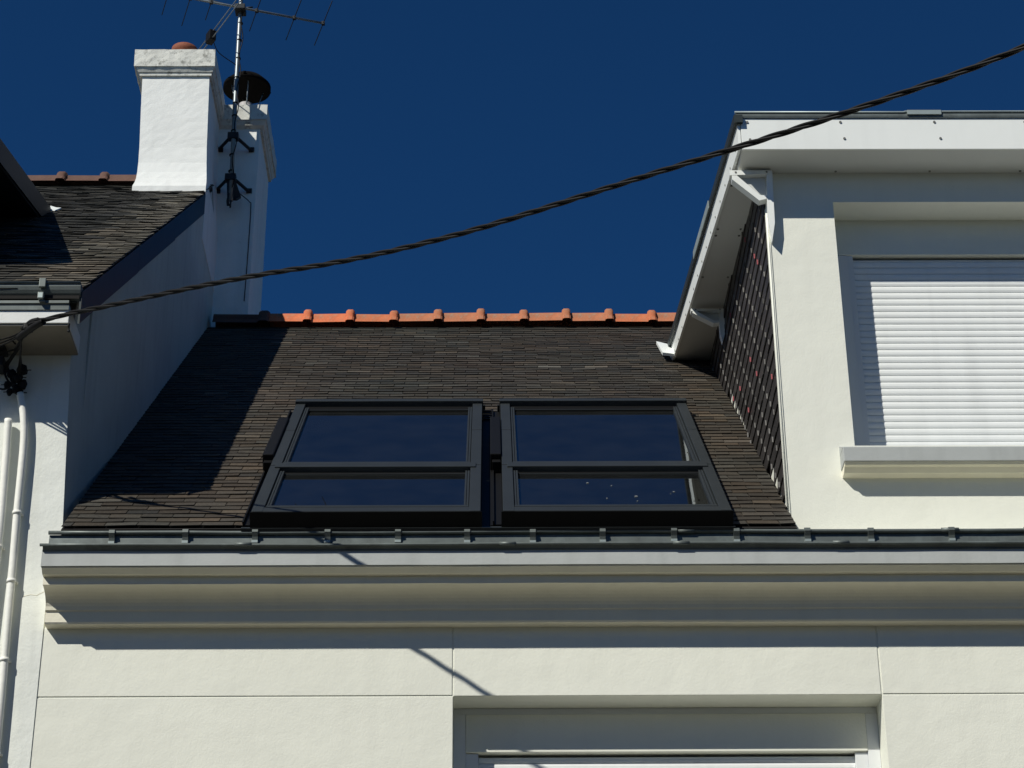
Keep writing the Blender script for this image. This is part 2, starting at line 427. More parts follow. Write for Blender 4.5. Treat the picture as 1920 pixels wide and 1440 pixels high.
# tiles run from left to right, their knobs at the right end
edges = [-2.21, -1.775, -1.435, -1.097, -.75, -.398, -.059, .281, .62, .96, 1.30] + [1.30 + .342 * k for k in range(1, 16)]
for i in range(len(edges)-1):
    L_ = edges[i+1] - edges[i]
    o = bpy.data.objects.new('ridge_tile', tile_me[0] if i == 0 else random.choice(tile_me[1:])); col.objects.link(o); o.parent = roof
    o.location = Vector((edges[i] + .012, RIDGE_Y, RIDGE_Z + .028 + random.uniform(-.004, .004))) - house.location
    o.scale = (L_/.355, 1, random.uniform(1.0, 1.12)); o.rotation_euler = (random.uniform(-.04, .04), random.uniform(-.014, .014), random.uniform(-.012, .012))
    if i == 0: o['label'] = 'dark weathered ridge tile against the party wall'

# ---- skylights, built flat then laid on the slope
def lbox(bm, u0, u1, v0, v1, h0, h1, mi=0, bevel=.003): box(bm, (u0, v0, h0), (u1, v1, h1), mi, bevel)
def make_skylight():
    q = nb()
    W = UW
    for (a, c) in ((0, .060), (W-.060, W)):
        lbox(q, a, c, -.002, 1.018, .012, .1005); lbox(q, a, c, 1.030, 1.93, .012, .100); lbox(q, a, c, 1.934, 2.70, .012, .1006)
    # sash beads beside the glass
    for (a, c) in ((.0635, .075), (.0775, .088), (W-.088, W-.0775), (W-.075, W-.0635)):
        lbox(q, a, c, .115, .93, .03, .090, bevel=.002); lbox(q, a, c, 1.115, 2.64, .03, .090, bevel=.002)
    lbox(q, .0, W, .0, .085, .0, .099, bevel=.003)
    lbox(q, .062, W-.062, .112, .146, .03, .094)           # lower sash rail
    lbox(q, .03, W-.03, .955, 1.050, .03, .108)            # transom
    lbox(q, .062, W-.062, 1.100, 1.132, .03, .094)
    lbox(q, .062, W-.062, .915, .952, .03, .075, 1)
    lbox(q, .062, W-.062, 2.60, 2.70, .03, .082, 1)
    # dark gaps and the sides of the unit
    lbox(q, .0602, .0633, .085, 2.70, .0, .07, 1, 0); lbox(q, W-.0633, W-.0602, .085, 2.70, .0, .07, 1, 0)
    lbox(q, .064, W-.064, .086, .111, .0, .06, 1, 0); lbox(q, .064, W-.064, 1.052, 1.098, .0, .06, 1, 0)
    lbox(q, -.008, W+.008, -.006, -.001, .0, .096, 1, 0)
    return q
def dress_skylight(frame):
    W = UW
    q = nb(); lbox(q, -.006, W+.006, 2.705, 2.775, .03, .118); lbox(q, .0, W, 2.780, 2.835, .02, .100); lbox(q, -.02, W+.02, 2.84, 2.86, .005, .06, 1)
    obj('top_hood', q, [M['velux'], M['velux_black']], frame)
    q = nb(); lbox(q, .08, W-.08, 1.12, 2.63, .062, .070, 0, 0); obj('upper_pane', q, M['glass'], frame)
    q = nb(); lbox(q, .08, W-.08, .13, .93, .062, .070, 0, 0); lp = obj('lower_pane', q, M['glass'], frame)
    q = nb()
    for (a, c) in ((.048, .061), (W-.061, W-.048)): lbox(q, a, c, .08, 2.66, -.33, -.001, 0, 0)
    lbox(q, .062, W-.062, 2.64, 2.66, -.33, .02, 0, 0); lbox(q, .062, W-.062, .06, .08, -.33, -.001, 0, 0); lbox(q, .062, W-.062, .99, 1.04, -.06, .02, 0, 0)
    lbox(q, .045, W-.045, .05, 2.67, -.36, -.335, 1, 0)
    obj('window_lining', q, [M['lining'], M['dark_room']], frame)
    q = nb()  # side flashing channels
    prism(q, [(-.002, .036, .004), (-.048, .036, .004), (-.054, .036, .034), (-.046, .036, .034), (-.044, .036, .016), (-.002, .036, .016)], (0, 2.80, 0))
    obj('side_flashing', q, M['velux_black'], frame)
    q = nb(); lbox(q, -.066, -.004, 1.22, 2.22, .02, .118, 0, .006); lbox(q, -.060, -.010, 2.225, 2.27, .02, .09, 0, .004); lbox(q, -.055, -.006, 1.16, 1.215, .02, .085, 0, .004)
    obj('motor_box', q, M['velux_black'], frame)
    return lp
f1 = obj('skylight', make_skylight(), [M['velux'], M['velux_black']], house, 'left skylight, its panes clean and unmarked')
f1.location = RP(SK[0], 0) - house.location; f1.rotation_euler = (A, 0, 0)
dress_skylight(f1)
f2 = f1.copy(); col.objects.link(f2); f2.location = RP(SK[1], 0) - house.location; f2['label'] = 'right skylight beside the dormer, lower pane spotted with droppings'
for c in list(f1.children):
    d = c.copy(); col.objects.link(d); d.parent = f2
for (u, v, r) in ((.47, .70, .011), (.60, .64, .006), (.72, .40, .014), (.72, .30, .006), (.56, .36, .007), (.59, .20, .013), (.93, .50, .008), (1.02, .18, .010), (.91, .46, .005)):
    n_ = 9; q = nb(); r *= .6
    a0 = [q.verts.new((u + r*random.uniform(.5, 1.3)*cos(2*pi*k/n_), v + 1.3*r*random.uniform(.5, 1.3)*sin(2*pi*k/n_), .0712)) for k in range(n_)]
    a1 = [q.verts.new(p.co + Vector((0, 0, .002))) for p in a0]
    for k in range(n_): q.faces.new((a0[k], a0[(k+1) % n_], a1[(k+1) % n_], a1[k]))
    q.faces.new(a0); q.faces.new(a1)
    obj('bird_dropping', q, M['droppings'], f2)
q = nb()  # pale strip modelled behind the glass in place of the reflected dormer verge
prism(q, [(1.005, 1.13, .020), (1.035, 1.13, .020), (1.062, 1.9, .020), (1.060, 2.55, .020), (1.040, 2.55, .020), (1.035, 1.9, .020)], (0, 0, .03))
prism(q, [(.985, .13, .020), (1.010, .13, .020), (.998, .93, .020), (.972, .93, .020)], (0, 0, .03))
obj('reflection_strip', q, M['panel'], f2, 'pale strip in the right side of the panes, standing in for a reflection')
# flashing: apron along the bottom, tray between the units, trim at the sides
b = nb()
lb = lambda u0, u1, v0, v1, h0, h1, mi=0: hexa(b, [RP(u0,v0,h0), RP(u1,v0,h0), RP(u1,v1,h0), RP(u0,v1,h0), RP(u0,v0,h1), RP(u1,v0,h1), RP(u1,v1,h1), RP(u0,v1,h1)], mi)
lb(-1.30, 1.278, .012, .034, .0, .006); lb(-1.297, 1.275, -.012, .011, -.004, .012)
lb(-.05, -.006, .035, 2.80, .0, .006, 1); lb(-.004, .012, .035, 2.80, .0, .012, 1)
for k in range(5): lb(-.047, .009, 2.62+k*.035, 2.64+k*.035, .012+.006*k, .018+.006*k, 1)
hp('roof_flashing', b, [M['velux'], M['velux_black']])

# ---- dormer
DX = 1.60; OV = .25; DROOF = math.tan(radians(8.0))
def dz(y, base=8.905): return base + (y + OV) * DROOF
OX0, OX1, OZ0, OZ1 = 1.992, 4.35, 6.912, 8.489
b = nb()
box(b, (DX, 0, 6.2), (OX0, .30, 8.80)); box(b, (DX+.02, -.262, 6.21), (XR-.3, -.001, 6.246)); box(b, (OX1, 0, 6.2), (XR-.3, .30, 8.80))
box(b, (OX0, 0, OZ1), (OX1, .30, 8.80)); box(b, (OX0, 0, 6.2), (OX1, .30, OZ0-.002))
# body behind, closing the cheek and the far side
yb = 3.55
prism(b, [(DX+.012, .301, 6.35), (DX+.012, yb, EAVE.z+(yb-EAVE.y)*math.tan(A)-.05), (DX+.012, yb, dz(yb)-.12), (DX+.012, .301, 8.80)], (.12, 0, 0))
prism(b, [(XR-.5, .301, 6.35), (XR-.5, yb, EAVE.z+(yb-EAVE.y)*math.tan(A)-.05), (XR-.5, yb, dz(yb)-.12), (XR-.5, .301, 8.80)], (.12, 0, 0))
dormer = hp('dormer', b, M['render'], None, 'flat-topped dormer clad with slates on its left side')
def dp(name, bm, m, label=None): return hp(name, bm, m, dormer, label)

vx = lambda y: 1.432 - (y + OV) * .030          # verge line drifts slightly to the left going back
# roof sheet of the dormer
b = nb()
Y0, Y1 = -OV-.03, 3.62
hexa(b, [(vx(Y0)+.004, Y0+.05, dz(Y0)-.03), (XR-.1, Y0+.05, dz(Y0)-.03), (XR-.1, Y1, dz(Y1)-.03), (vx(Y1), Y1, dz(Y1)-.03),
         (vx(Y0)+.004, Y0+.05, dz(Y0)+.008), (XR-.1, Y0+.05, dz(Y0)+.008), (XR-.1, Y1, dz(Y1)+.008), (vx(Y1), Y1, dz(Y1)+.008)])
dp('dormer_roof', b, M['zinc_dark'])
b = nb()
extrude_x(b, [(-OV-.002, 8.903), (-OV-.008, 8.903), (-OV-.011, 8.915), (-OV-.008, 8.938), (-OV+.06, 8.948), (-OV+.06, 8.940), (-OV-.002, 8.930)], 1.425, XR-.1, 0, 20, .0010)
tube(b, [(1.42, -OV-.010, 8.940), (2.40, -OV-.010, 8.938), (2.41, -OV-.010, 8.942), (XR-.1, -OV-.010, 8.944)], .007, 8, 1)
box(b, (2.42, -OV-.020, 8.918), (2.62, -OV-.012, 8.950), 1, bevel=.002)
dp('zinc_edge', b, [M['zinc'], M['zinc_light']])
b = nb()
box(b, (1.452, -OV, 8.690), (XR-.1, -OV+.012, 8.9025), bevel=.0015)
for x, z in ((1.49, 8.876), (2.03, 8.876), (2.575, 8.876), (3.1, 8.876), (1.50, 8.755), (2.045, 8.762), (2.60, 8.762)):
    tube(b, [(x, -OV - .0003, z), (x, -OV - .005, z)], .0075, 10, 1)
dp('fascia', b, [M['panel'], M['screw']])
b = nb()
hexa(b, [(1.452, -OV+.013, 8.692), (XR-.1, -OV+.013, 8.692), (XR-.1, -.001, 8.688), (1.452, -.001, 8.688), (1.452, -OV+.013, 8.702), (XR-.1, -OV+.013, 8.702), (XR-.1, -.001, 8.70), (1.452, -.001, 8.70)])
for x in (1.50, 2.02, 2.57, 3.1):
    box(b, (x-.006, -.03, 8.683), (x+.006, -.018, 8.687), 1)
dp('front_soffit', b, [M['panel_grey'], M['screw']])
# verge board (left edge of the dormer roof), its cap and end piece
VH = .205
b = nb()
ya, ye = -OV+.004, 3.46
def vq(y, d, h): return Vector((vx(y) + d, y, dz(y) + h))
hexa(b, [vq(ya,0,-VH), vq(ya,.016,-VH), vq(ye,.016,-VH+.03), vq(ye,0,-VH+.03), vq(ya,0,-.012), vq(ya,.016,-.012), vq(ye,.016,-.012), vq(ye,0,-.012)])
for k in range(15):
    y = ya + .06 + k * .23
    for h in (-.04, -.165):
        p = vq(y + (.05 if h < -.1 else 0), -.003, h)
        box(b, (p.x-.001, p.y-.005, p.z-.005), (p.x+.004, p.y+.005, p.z+.005), 1)
dp('verge_board', b, [M['panel'], M['screw']])
b = nb()
hexa(b, [vq(ya-.03,-.020,-.040), vq(ya-.03,.03,-.040), vq(ye,.03,-.040), vq(ye,-.020,-.040), vq(ya-.03,-.020,.012), vq(ya-.03,.03,.012), vq(ye,.03,.012), vq(ye,-.020,.012)])
hexa(b, [vq(.9,-.026,-.040), vq(.9,-.021,-.040), vq(1.7,-.021,-.040), vq(1.7,-.026,-.040), vq(.9,-.026,.015), vq(.9,-.021,.015), vq(1.7,-.021,.015), vq(1.7,-.026,.015)], 1)
dp('verge_cap', b, [M['zinc_dark'], M['zinc_light']])
b = nb()
prism(b, [(1.25, 3.20, 9.235), (1.345, 3.16, 9.20), (1.325, 3.38, 9.40), (1.225, 3.40, 9.44)], (0, -.02, .012))
dp('verge_foot', b, M['panel'])
# soffit under the verge
b = nb()
def sq(y, x, h): return Vector((x, y, dz(y) - VH + h))
hexa(b, [sq(.0, vx(0)+.017, .012), sq(.0, DX-.002, .012), sq(ye, DX-.002, .04), sq(ye, vx(ye)+.017, .04), sq(.0, vx(0)+.017, .02), sq(.0, DX-.002, .02), sq(ye, DX-.002, .05), sq(ye, vx(ye)+.017, .05)])
for y in (.28, .92, 1.02, 1.7, 2.3):
    for x in (vx(y)+.03, DX-.03):
        p = sq(y, x, .010 + .008*y); box(b, (x-.006, y-.006, p.z-.004), (x+.006, y+.006, p.z+.002), 1)
dp('side_soffit', b, [M['panel_grey'], M['screw']])
b = nb()  # short return closing the corner between front and side soffits
hexa(b, [(1.449, -OV+.014, 8.694), (1.461, -OV+.014, 8.694), (1.461, -.004, 8.694), (1.449, -.004, 8.694), (1.449, -OV+.014, 8.90), (1.461, -OV+.014, 8.90), (1.461, -.004, 8.90), (1.449, -.004, 8.90)])
dp('corner_return', b, M['panel_grey'])

# brackets at the corner and further back
def bracket_bm():
    q = nb()
    # local: x from verge (0) to wall (.225), z down from 0; thickness in y
    P_ = lambda x, z: (x, 0, z)
    off = (0, -.055, 0)
    prism(q, [P_(-.02, 0), P_(.228, 0), P_(.228, -.024), P_(-.02, -.034)], off)
    prism(q, [P_(.196, -.0245), P_(.228, -.0245), P_(.222, -.36), P_(.202, -.47), P_(.188, -.36), P_(.186, -.2)], off)
    prism(q, [P_(-.008, -.036), P_(.022, -.036), P_(.148, -.172), P_(.185, -.172), P_(.185, -.196), P_(.142, -.208), P_(-.008, -.062)], off)
    prism(q, [(.02, -.02, -.03), (.19, -.02, -.03), (.19, -.02, -.19), (.15, -.02, -.195)], (0, .012, 0), 1)
    for x, z in ((.015, -.014), (.196, -.012)): box(q, (x-.005, -.058, z-.005), (x+.005, -.0552, z+.005), 2)
    return q
br = obj('bracket', bracket_bm(), [M['panel'], M['panel_grey'], M['screw']], dormer)
br.location = Vector((1.415, -.004, 8.672)) - house.location
br2 = br.copy(); col.objects.link(br2); br2.parent = dormer
br2.location = Vector((1.385, 2.25, 9.045)) - house.location; br2.scale = (.92, 1, .55)

# slate cheek with metal hooks: lozenge slates hung on the side wall
b = nb(); lay = b.loops.layers.float_color.new('tint')
def side_ok(y, z):
    return z > EAVE.z + (y - EAVE.y) * math.tan(A) - .03 and z < dz(y) - VH + .04 and y > .018
s_ = .235; ch = .112
row = 0; z = 6.28
while z < 9.7:
    y = -.10 + (row % 2) * s_ * .5
    while y < 3.6:
        c0 = max(y - s_*.5 + .0015, .016); c1 = y + s_*.5 - .0015
        if c1 - c0 > .02 and side_ok((c0+c1)/2, z + .04):
            k = random.lognormvariate(0, .16); xo = -.012 - random.uniform(0, .003); dd = random.uniform(-.003, .003)
            pts = [(DX - .001, c0, z + ch*1.7), (DX - .001, c1, z + ch*1.7), (DX + xo, c1, z + dd), (DX + xo, c0, z - dd)]
            n0 = len(b.faces)
            prism(b, pts, (.006, 0, 0))
            b.faces.ensure_lookup_table()
            for f in b.faces[n0:]:
                for l in f.loops: l[lay] = (k, k*.98, k*.95, 1)
            if y > .02 and side_ok(y, z - .03):
                n0 = len(b.faces)
                box(b, (DX + xo - .0075, y - .0022, z - .005), (DX + xo - .0004, y + .0022, z + .028), 1)
                b.faces.ensure_lookup_table()
                tcol = (1.5, .42, .50) if random.random() < .09 else (random.uniform(.35, .95),) * 3
                for f in b.faces[n0:]:
                    for l in f.loops: l[lay] = (*tcol, 1)
        y += s_
    z += ch; row += 1
dp('slate_cheek', b, [M['slate_clad'], M['hook']])
b = nb()
prism(b, [(1.594, -.006, 6.40), (1.612, -.006, 6.40), (1.612, -.006, 8.44), (1.594, -.006, 8.44)], (0, .022, 0))
tube(b, [(1.600, -.006, 6.52), (1.600, -.006, 8.42)], .005, 8)
dp('corner_trim', b, M['render'])
# sill
b = nb()
box(b, (1.905, -.125, 6.757), (4.45, .0, 6.842), 0, bevel=.004)
box(b, (1.905, .001, 6.80), (4.45, .26, 6.9105), 0)
prism(b, [(1.905, -.0001, 6.843), (1.905, -.115, 6.843), (1.905, 0, 6.905)], (2.545, 0, 0))
extrude_x(b, [(-.118, 6.756), (-.108, 6.742), (-.085, 6.738), (-.06, 6.716), (0, 6.712), (0, 6.756)], 1.910, 4.45, 1)
dp('window_sill', b, [M['sill_grey'], M['moulding']])

def shutter(bm, x0, x1, z0, z1, y, pitch=.0420):
    z = z0; n = 0
    while z < z1 - .005:
        zz = min(z + pitch, z1); h = zz - z
        prof_ = [(y + .012, z), (y + .003, z), (y + .0003, z + h*.10), (y - .0022, z + h*.35), (y - .0022, z + h*.65), (y - .0003, z + h*.88), (y + .004, zz - .0012), (y + .012, zz - .0006)]
        extrude_x(bm, prof_, x0, x1); z = zz; n += 1
def window_set(parent, x0, x1, z0, z1, y, hdr, sh_top, gl, sgap, zs, first_plain):
    b = nb()   # guides and frame
    box(b, (x0, y, z0), (x0+gl, y+.07, z1-hdr), bevel=.002); box(b, (x1-gl, y, z0), (x1, y+.07, z1-hdr), bevel=.002)
    box(b, (x0+gl+.0005, y+.012, z0), (x0+gl+.024, y+.07, z1-hdr), bevel=.002); box(b, (x1-gl-.024, y+.012, z0), (x1-gl-.0005, y+.07, z1-hdr), bevel=.002)
    fr = hp('window', b, M['pvc'], parent)
    b = nb(); box(b, (x0+.002, y-.006, z1-hdr+.001), (x1-.002, y+.09, z1-.003), bevel=.003)
    hp('shutter_box', b, M['pvc'], parent if parent is not None and parent is dormer else fr)
    return fr
# upper window of the dormer
fr = None
b = nb()
yU = .205
box(b, (OX0+.001, yU, OZ0), (2.088, yU+.05, 8.252), bevel=.002); box(b, (2.0885, yU+.006, OZ0), (2.118, yU+.05, 8.252), bevel=.002)
box(b, (2.1185, yU+.012, OZ0), (OX1-.1005, yU+.05, OZ0+.0018)); box(b, (OX1-.1, yU, OZ0), (OX1-.001, yU+.05, 8.252), bevel=.002)
dp('window_frame', b, M['pvc'])
b = nb(); box(b, (OX0+.001, yU-.004, 8.254), (OX1-.001, yU+.09, OZ1-.001), bevel=.002)
dp('shutter_box', b, M['render'])
b = nb(); shutter(b, 2.119, OX1-.101, OZ0+.055, 8.236, yU+.030); extrude_x(b, [(yU+.042, OZ0+.002), (yU+.018, OZ0+.002), (yU+.018, OZ0+.054), (yU+.042, OZ0+.0545)], 2.119, OX1-.101)
tube(b, [(2.172, yU + .0175, OZ0 + .030), (2.172, yU + .002, OZ0 + .030)], .013, 12, 1)
dp('roller_shutter', b, [M['shutter'], M['screw']])
# lower window
win = nb()
yL = .185
box(win, (WX0+.001, yL, WZ0), (WX0+.064, yL+.06, WZ1-.036), bevel=.002); box(win, (WX1-.064, yL, WZ0), (WX1-.001, yL+.06, WZ1-.036), bevel=.002)
box(win, (WX0+.0645, yL+.010, WZ0), (WX0+.130, yL+.06, 5.232), bevel=.002); box(win, (WX1-.13, yL+.010, WZ0), (WX1-.0645, yL+.06, 5.232), bevel=.002)
box(win, (WX0+.001, yL+.004, WZ1-.035), (WX1-.001, yL+.06, WZ1-.001), bevel=.002)
win = hp('window', win, M['pvc'], None, 'wide shuttered window below the cornice')
b = nb(); box(b, (WX0+.065, yL-.004, 5.236), (WX1-.065, yL+.10, WZ1-.037), bevel=.003); hp('shutter_box', b, M['render'], win)
b = nb(); shutter(b, WX0+.131, WX1-.131, WZ0+.02, 5.222, yL+.038); hp('roller_shutter', b, M['shutter'], win)
b = nb(); box(b, (WX0-.06, -.10, WZ0-.08), (WX1+.06, yL, WZ0-.001), bevel=.004); hp('window_sill', b, M['sill_grey'], win)

# ================================================================== NEIGHBOUR
nh = thing('neighbour_house', 'taller white rendered house on the left with chimney stacks and slate roof', 'house', (-5, 4, 0))
nh_inv = Matrix.Translation(-nh.location)
def npart(name, bm, m, parent=None, label=None):
    bm.transform(nh_inv); return obj(name, bm, m, parent or nh, label)
KN = .804; AN = math.atan(KN); CN, SN = cos(AN), sin(AN)
NE = Vector((0, -.38, 7.68)); NRY = 4.16; NRZ = NE.z + (NRY - NE.y) * KN
XG = -2.24; XL = -9.0
b = nb()
# facade (a touch proud of ours) and gable
prism(b, [(XL, -.009, 0), (-2.3353, -.009, 0), (-2.3353, -.009, 5.85), (-2.338, -.009, 6.20), (-2.30, -.009, 6.25), (-2.287, -.009, 6.31), (-2.287, -.009, 6.43), (-2.342, -.009, 7.60), (XL, -.009, 7.60)], (0, .30, 0))
npart('wall', b, M['neighbour'])
b = nb()
gz = lambda y: NE.z + (y - NE.y) * KN - .03
prism(b, [(-2.30, .289, 0), (-2.30, 9, 0), (-2.30, 9, 6.5), (-2.30, NRY, gz(NRY)), (-2.30, .289, gz(.289))], (-.25, 0, 0))
# outer skin leaning with the corner line of the facade
def gx(z): return -2.288 - max(0, min(1, (z-6.43)/1.2)) * .055
cx = lambda z: -2.287 - max(0.0, min(1.0, (z-6.43)/1.2)) * .055
N_ = 24
cols = []
for i in range(N_ + 1):
    y = -.0085 + (NRY + .0085) * (i / N_) ** 1.3
    f = max(0.0, 1 - y / 1.0)
    colv = []
    for j in range(9):
        zt_ = min(gz(y), 99) if y > .0 else 7.60
        z = 6.15 + (zt_ - 6.15) * j / 8
        x = -2.24 + (cx(z) + 2.24) * f
        colv.append((x, y, z))
    cols.append(colv)
V = [[b.verts.new(p) for p in c] for c in cols]; V2 = [[b.verts.new((-2.42, p[1], p[2])) for p in c] for c in cols]
for i in range(N_):
    for j in range(8):
        b.faces.new((V[i][j], V[i+1][j], V[i+1][j+1], V[i][j+1]))
    b.faces.new((V[i][8], V[i+1][8], V2[i+1][8], V2[i][8]))
for j in range(8): b.faces.new((V[0][j], V[0][j+1], V2[0][j+1], V2[0][j]))
prism(b, [(-2.24, NRY, 6.15), (-2.24, 9.0, 6.15), (-2.24, 9, 6.6), (-2.24, NRY, gz(NRY))], (-.06, 0, 0))
prism(b, [(XL, .289, 0), (XL, 9, 0), (XL, 9, 6.5), (XL, NRY, gz(NRY)), (XL, .289, gz(.289))], (.2, 0, 0))
box(b, (XL+.2, 8.8, 0), (-2.56, 9, 6.5))
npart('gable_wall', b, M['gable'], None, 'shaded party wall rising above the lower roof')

b = nb(); lay = b.loops.layers.float_color.new('tint')
SNR = (NRY - NE.y) / CN
def n_tint(u, v):
    k = random.lognormvariate(0, .22)
    if u > -2.66 + .06*v*random.random(): k *= random.uniform(1.7, 2.7); return (k*1.08, k*1.0, k*.92)
    if random.random() < .04: k *= 1.9
    return (k, k, k)
slates(b, NE, (1,0,0), (0,CN,SN), (0,-SN,CN), -.01, SNR-.04, .098, .172, lambda v: [(-5.2, XG+.012)], rnd=.006, layer=lay, tintf=n_tint, drop=.006, lift=.009)
hexa(b, [(XL, NE.y, NE.z-.05), (XG, NE.y, NE.z-.05), (XG, NRY, NRZ-.05), (XL, NRY, NRZ-.05), (XL, NE.y, NE.z-.004), (XG, NE.y, NE.z-.004), (XG, NRY, NRZ-.004), (XL, NRY, NRZ-.004)], 1)
hexa(b, [(XL, NRY+.01, NRZ-.06), (XG, NRY+.01, NRZ-.06), (XG, 9.2, 6.4), (XL, 9.2, 6.4), (XL, NRY+.01, NRZ-.01), (XG, NRY+.01, NRZ-.01), (XG, 9.2, 6.45), (XL, 9.2, 6.45)], 1)
nroof = npart('roof', b, [M['slate_grey'], M['under']])
ntile = tile_me[0].copy()
for i, x in enumerate((-4.87, -4.51, -4.152, -3.795, -3.43, -3.09)):
    o = bpy.data.objects.new('ridge_tile', ntile); col.objects.link(o); o.parent = nroof
    x1 = (-4.51, -4.152, -3.795, -3.43, -3.09, -2.78)[i]
    o.location = Vector((x + .01, NRY, NRZ + .02)) - nh.location; o.scale = ((x1-x)/.355, 1, random.uniform(.93, 1.05)); o.rotation_euler = (0, 0, random.uniform(-.01, .01))
# verge board on the gable
b = nb()
def vb(y0, y1, d0, d1, x0, x1):
    hexa(b, [(x0,y0,gz(y0)-d1),(x1,y0,gz(y0)-d1),(x1,y1,gz(y1)-d1),(x0,y1,gz(y1)-d1),(x0,y0,gz(y0)+d0),(x1,y0,gz(y0)+d0),(x1,y1,gz(y1)+d0),(x0,y1,gz(y1)+d0)])
vb(-.37, 1.2, .022, .18, XG+.001, XG+.012); vb(1.2, 2.5, .022, .175, XG+.0015, XG+.0125); vb(2.5, 3.75, .022, .165, XG+.001, XG+.012)
npart('verge_board', b, M['zinc_dark'])
b = nb()
tube(b, [(-2.46, -.0092, 6.035), (-2.42, -.0092, 6.045), (-2.39, -.0092, 6.040), (-2.345, -.0092, 6.065)], .0016, 5)
npart('plaster_crack', b, M['moulding'])
# cornice and gutter
b = nb()
box(b, (XL, -.355, 7.492), (-2.292, -.011, 7.60), 0, bevel=.004)
ncor = npart('cornice', b, M['chimney'])
b = nb(); box(b, (XL, -.345, 7.480), (-2.296, -.0095, 7.4915)); npart('soffit', b, M['soffit_brown'], ncor)
b = nb()
extrude_x(b, [(-.357, 7.570), (-.364, 7.570), (-.366, 7.600), (-.375, 7.606), (-.375, 7.622), (-.35, 7.628), (-.2, 7.632), (-.2, 7.602), (-.357, 7.602)], XL, -2.295)
box(b, (XL, -.337, 7.6285), (-2.262, -.331, 7.715))
n_half = []
for k in range(13):
    t = pi + pi * k / 12
    n_half.append((-.345 + .060 * cos(t), 7.716 + .080 * sin(t)))
for k in range(12, -1, -1):
    t = pi + pi * k / 12
    n_half.append((-.345 + .055 * cos(t), 7.716 + .075 * sin(t)))
extrude_x(b, n_half, XL, -2.238)
tube(b, [(XL, -.405, 7.716), (-2.236, -.405, 7.716)], .008, 8)
prism(b, [(-2.2378, y, z) for y, z in n_half[:13]], (.004, 0, 0))
ngut = npart('gutter', b, M['zinc'])
for x in (-2.44, -2.98, -3.5):
    b = nb()
    box(b, (x-.018, -.422, 7.682), (x+.018, -.406, 7.736), 0, bevel=.003)
    box(b, (x-.024, -.405, 7.618), (x+.010, -.378, 7.660), 1, bevel=.006)
    box(b, (x-.012, -.392, 7.606), (x+.016, -.378, 7.6175), 0)
    npart('gutter_hook', b, [M['zinc'], M['zinc_light']], ngut)
# white drip stub hanging at the cornice end
b = nb(); tube(b, [(-2.290, -.33, 7.50), (-2.290, -.335, 7.455)], .004, 6); lathe(b, (-2.290, -.335, 7.445), [(.004, 0), (.009, .006), (.004, .014)], 8)
npart('drip_nail', b, M['iron'])

# neighbour dormer, mostly out of frame
KD = math.tan(radians(17))
b = nb()
dfy = -.25; dbz = 9.235
dzz = lambda y: dbz + (y - dfy) * KD
nz_ = lambda y: NE.z + (y - NE.y) * KN
prism(b, [(-3.42, -.05, nz_(-.05)-.03), (-3.42, -.05, dzz(-.05)-.15), (-3.42, 2.62, dzz(2.62)-.15), (-3.42, 2.62, nz_(2.62)-.03)], (-.1, 0, 0))
box(b, (-7.5, -.06, 7.62), (-3.42, .05, dzz(-.06)-.15))
ndor = npart('dormer', b, M['slate_clad'], None, 'dark slate-clad dormer cut by the left edge of the photo')
lay = ndor.data.color_attributes.new('tint', 'FLOAT_COLOR', 'CORNER')
for d in lay.data: d.color = (.6, .6, .6, 1)
b = nb()
hexa(b, [(-7.6, dfy, dzz(dfy)-.145), (-3.17, dfy, dzz(dfy)-.145), (-3.17, 2.64, dzz(2.64)-.145), (-7.6, 2.64, dzz(2.64)-.145), (-7.6, dfy, dzz(dfy)), (-3.17, dfy, dzz(dfy)), (-3.17, 2.64, dzz(2.64)), (-7.6, 2.64, dzz(2.64))])
npart('dormer_roof', b, M['zinc_dark'], ndor)
b = nb()
hexa(b, [(-3.169, dfy-.01, dzz(dfy)-.15), (-3.155, dfy-.01, dzz(dfy)-.15), (-3.155, 2.60, dzz(2.60)-.13), (-3.169, 2.60, dzz(2.60)-.13), (-3.169, dfy-.01, dzz(dfy)+.02), (-3.155, dfy-.01, dzz(dfy)+.02), (-3.155, 2.60, dzz(2.60)+.02), (-3.169, 2.60, dzz(2.60)+.02)])
hexa(b, [(-3.168, 2.603, nz_(2.60)+.03), (-3.125, 2.603, nz_(2.60)+.025), (-3.09, 2.64, nz_(2.64)+.035), (-3.168, 2.64, nz_(2.68)+.03), (-3.168, 2.603, nz_(2.60)+.045), (-3.125, 2.603, nz_(2.60)+.032), (-3.09, 2.64, nz_(2.64)+.045), (-3.168, 2.64, nz_(2.64)+.05)], 1)
npart('verge_board', b, [M['iron'], M['panel']], ndor)

# ---- chimneys
def rough_stack(bm, rings, sub=14, amp=.004):
    """rings: list of (z, x0, x1, y0, y1); walls subdivided with slight unevenness"""
    loops = []
    for z, x0, x1, y0, y1 in rings:
        pts = []
        for (ax, ay), (bx, by) in (((x0,y0),(x1,y0)), ((x1,y0),(x1,y1)), ((x1,y1),(x0,y1)), ((x0,y1),(x0,y0))):
            for k in range(sub):
                t = k / sub; a_ = amp if k else amp * .6
                pts.append((ax + (bx-ax)*t + random.uniform(-a_, a_), ay + (by-ay)*t + random.uniform(-a_, a_), z + random.uniform(-a_, a_)*.3))
        loops.append([bm.verts.new(p) for p in pts])
    n = len(loops[0])
    for A_, B_ in zip(loops, loops[1:]):
        for k in range(n):
            f = bm.faces.new((A_[k], A_[(k+1) % n], B_[(k+1) % n], B_[k])); f.smooth = False
    bm.faces.new(loops[0]); bm.faces.new(loops[-1])
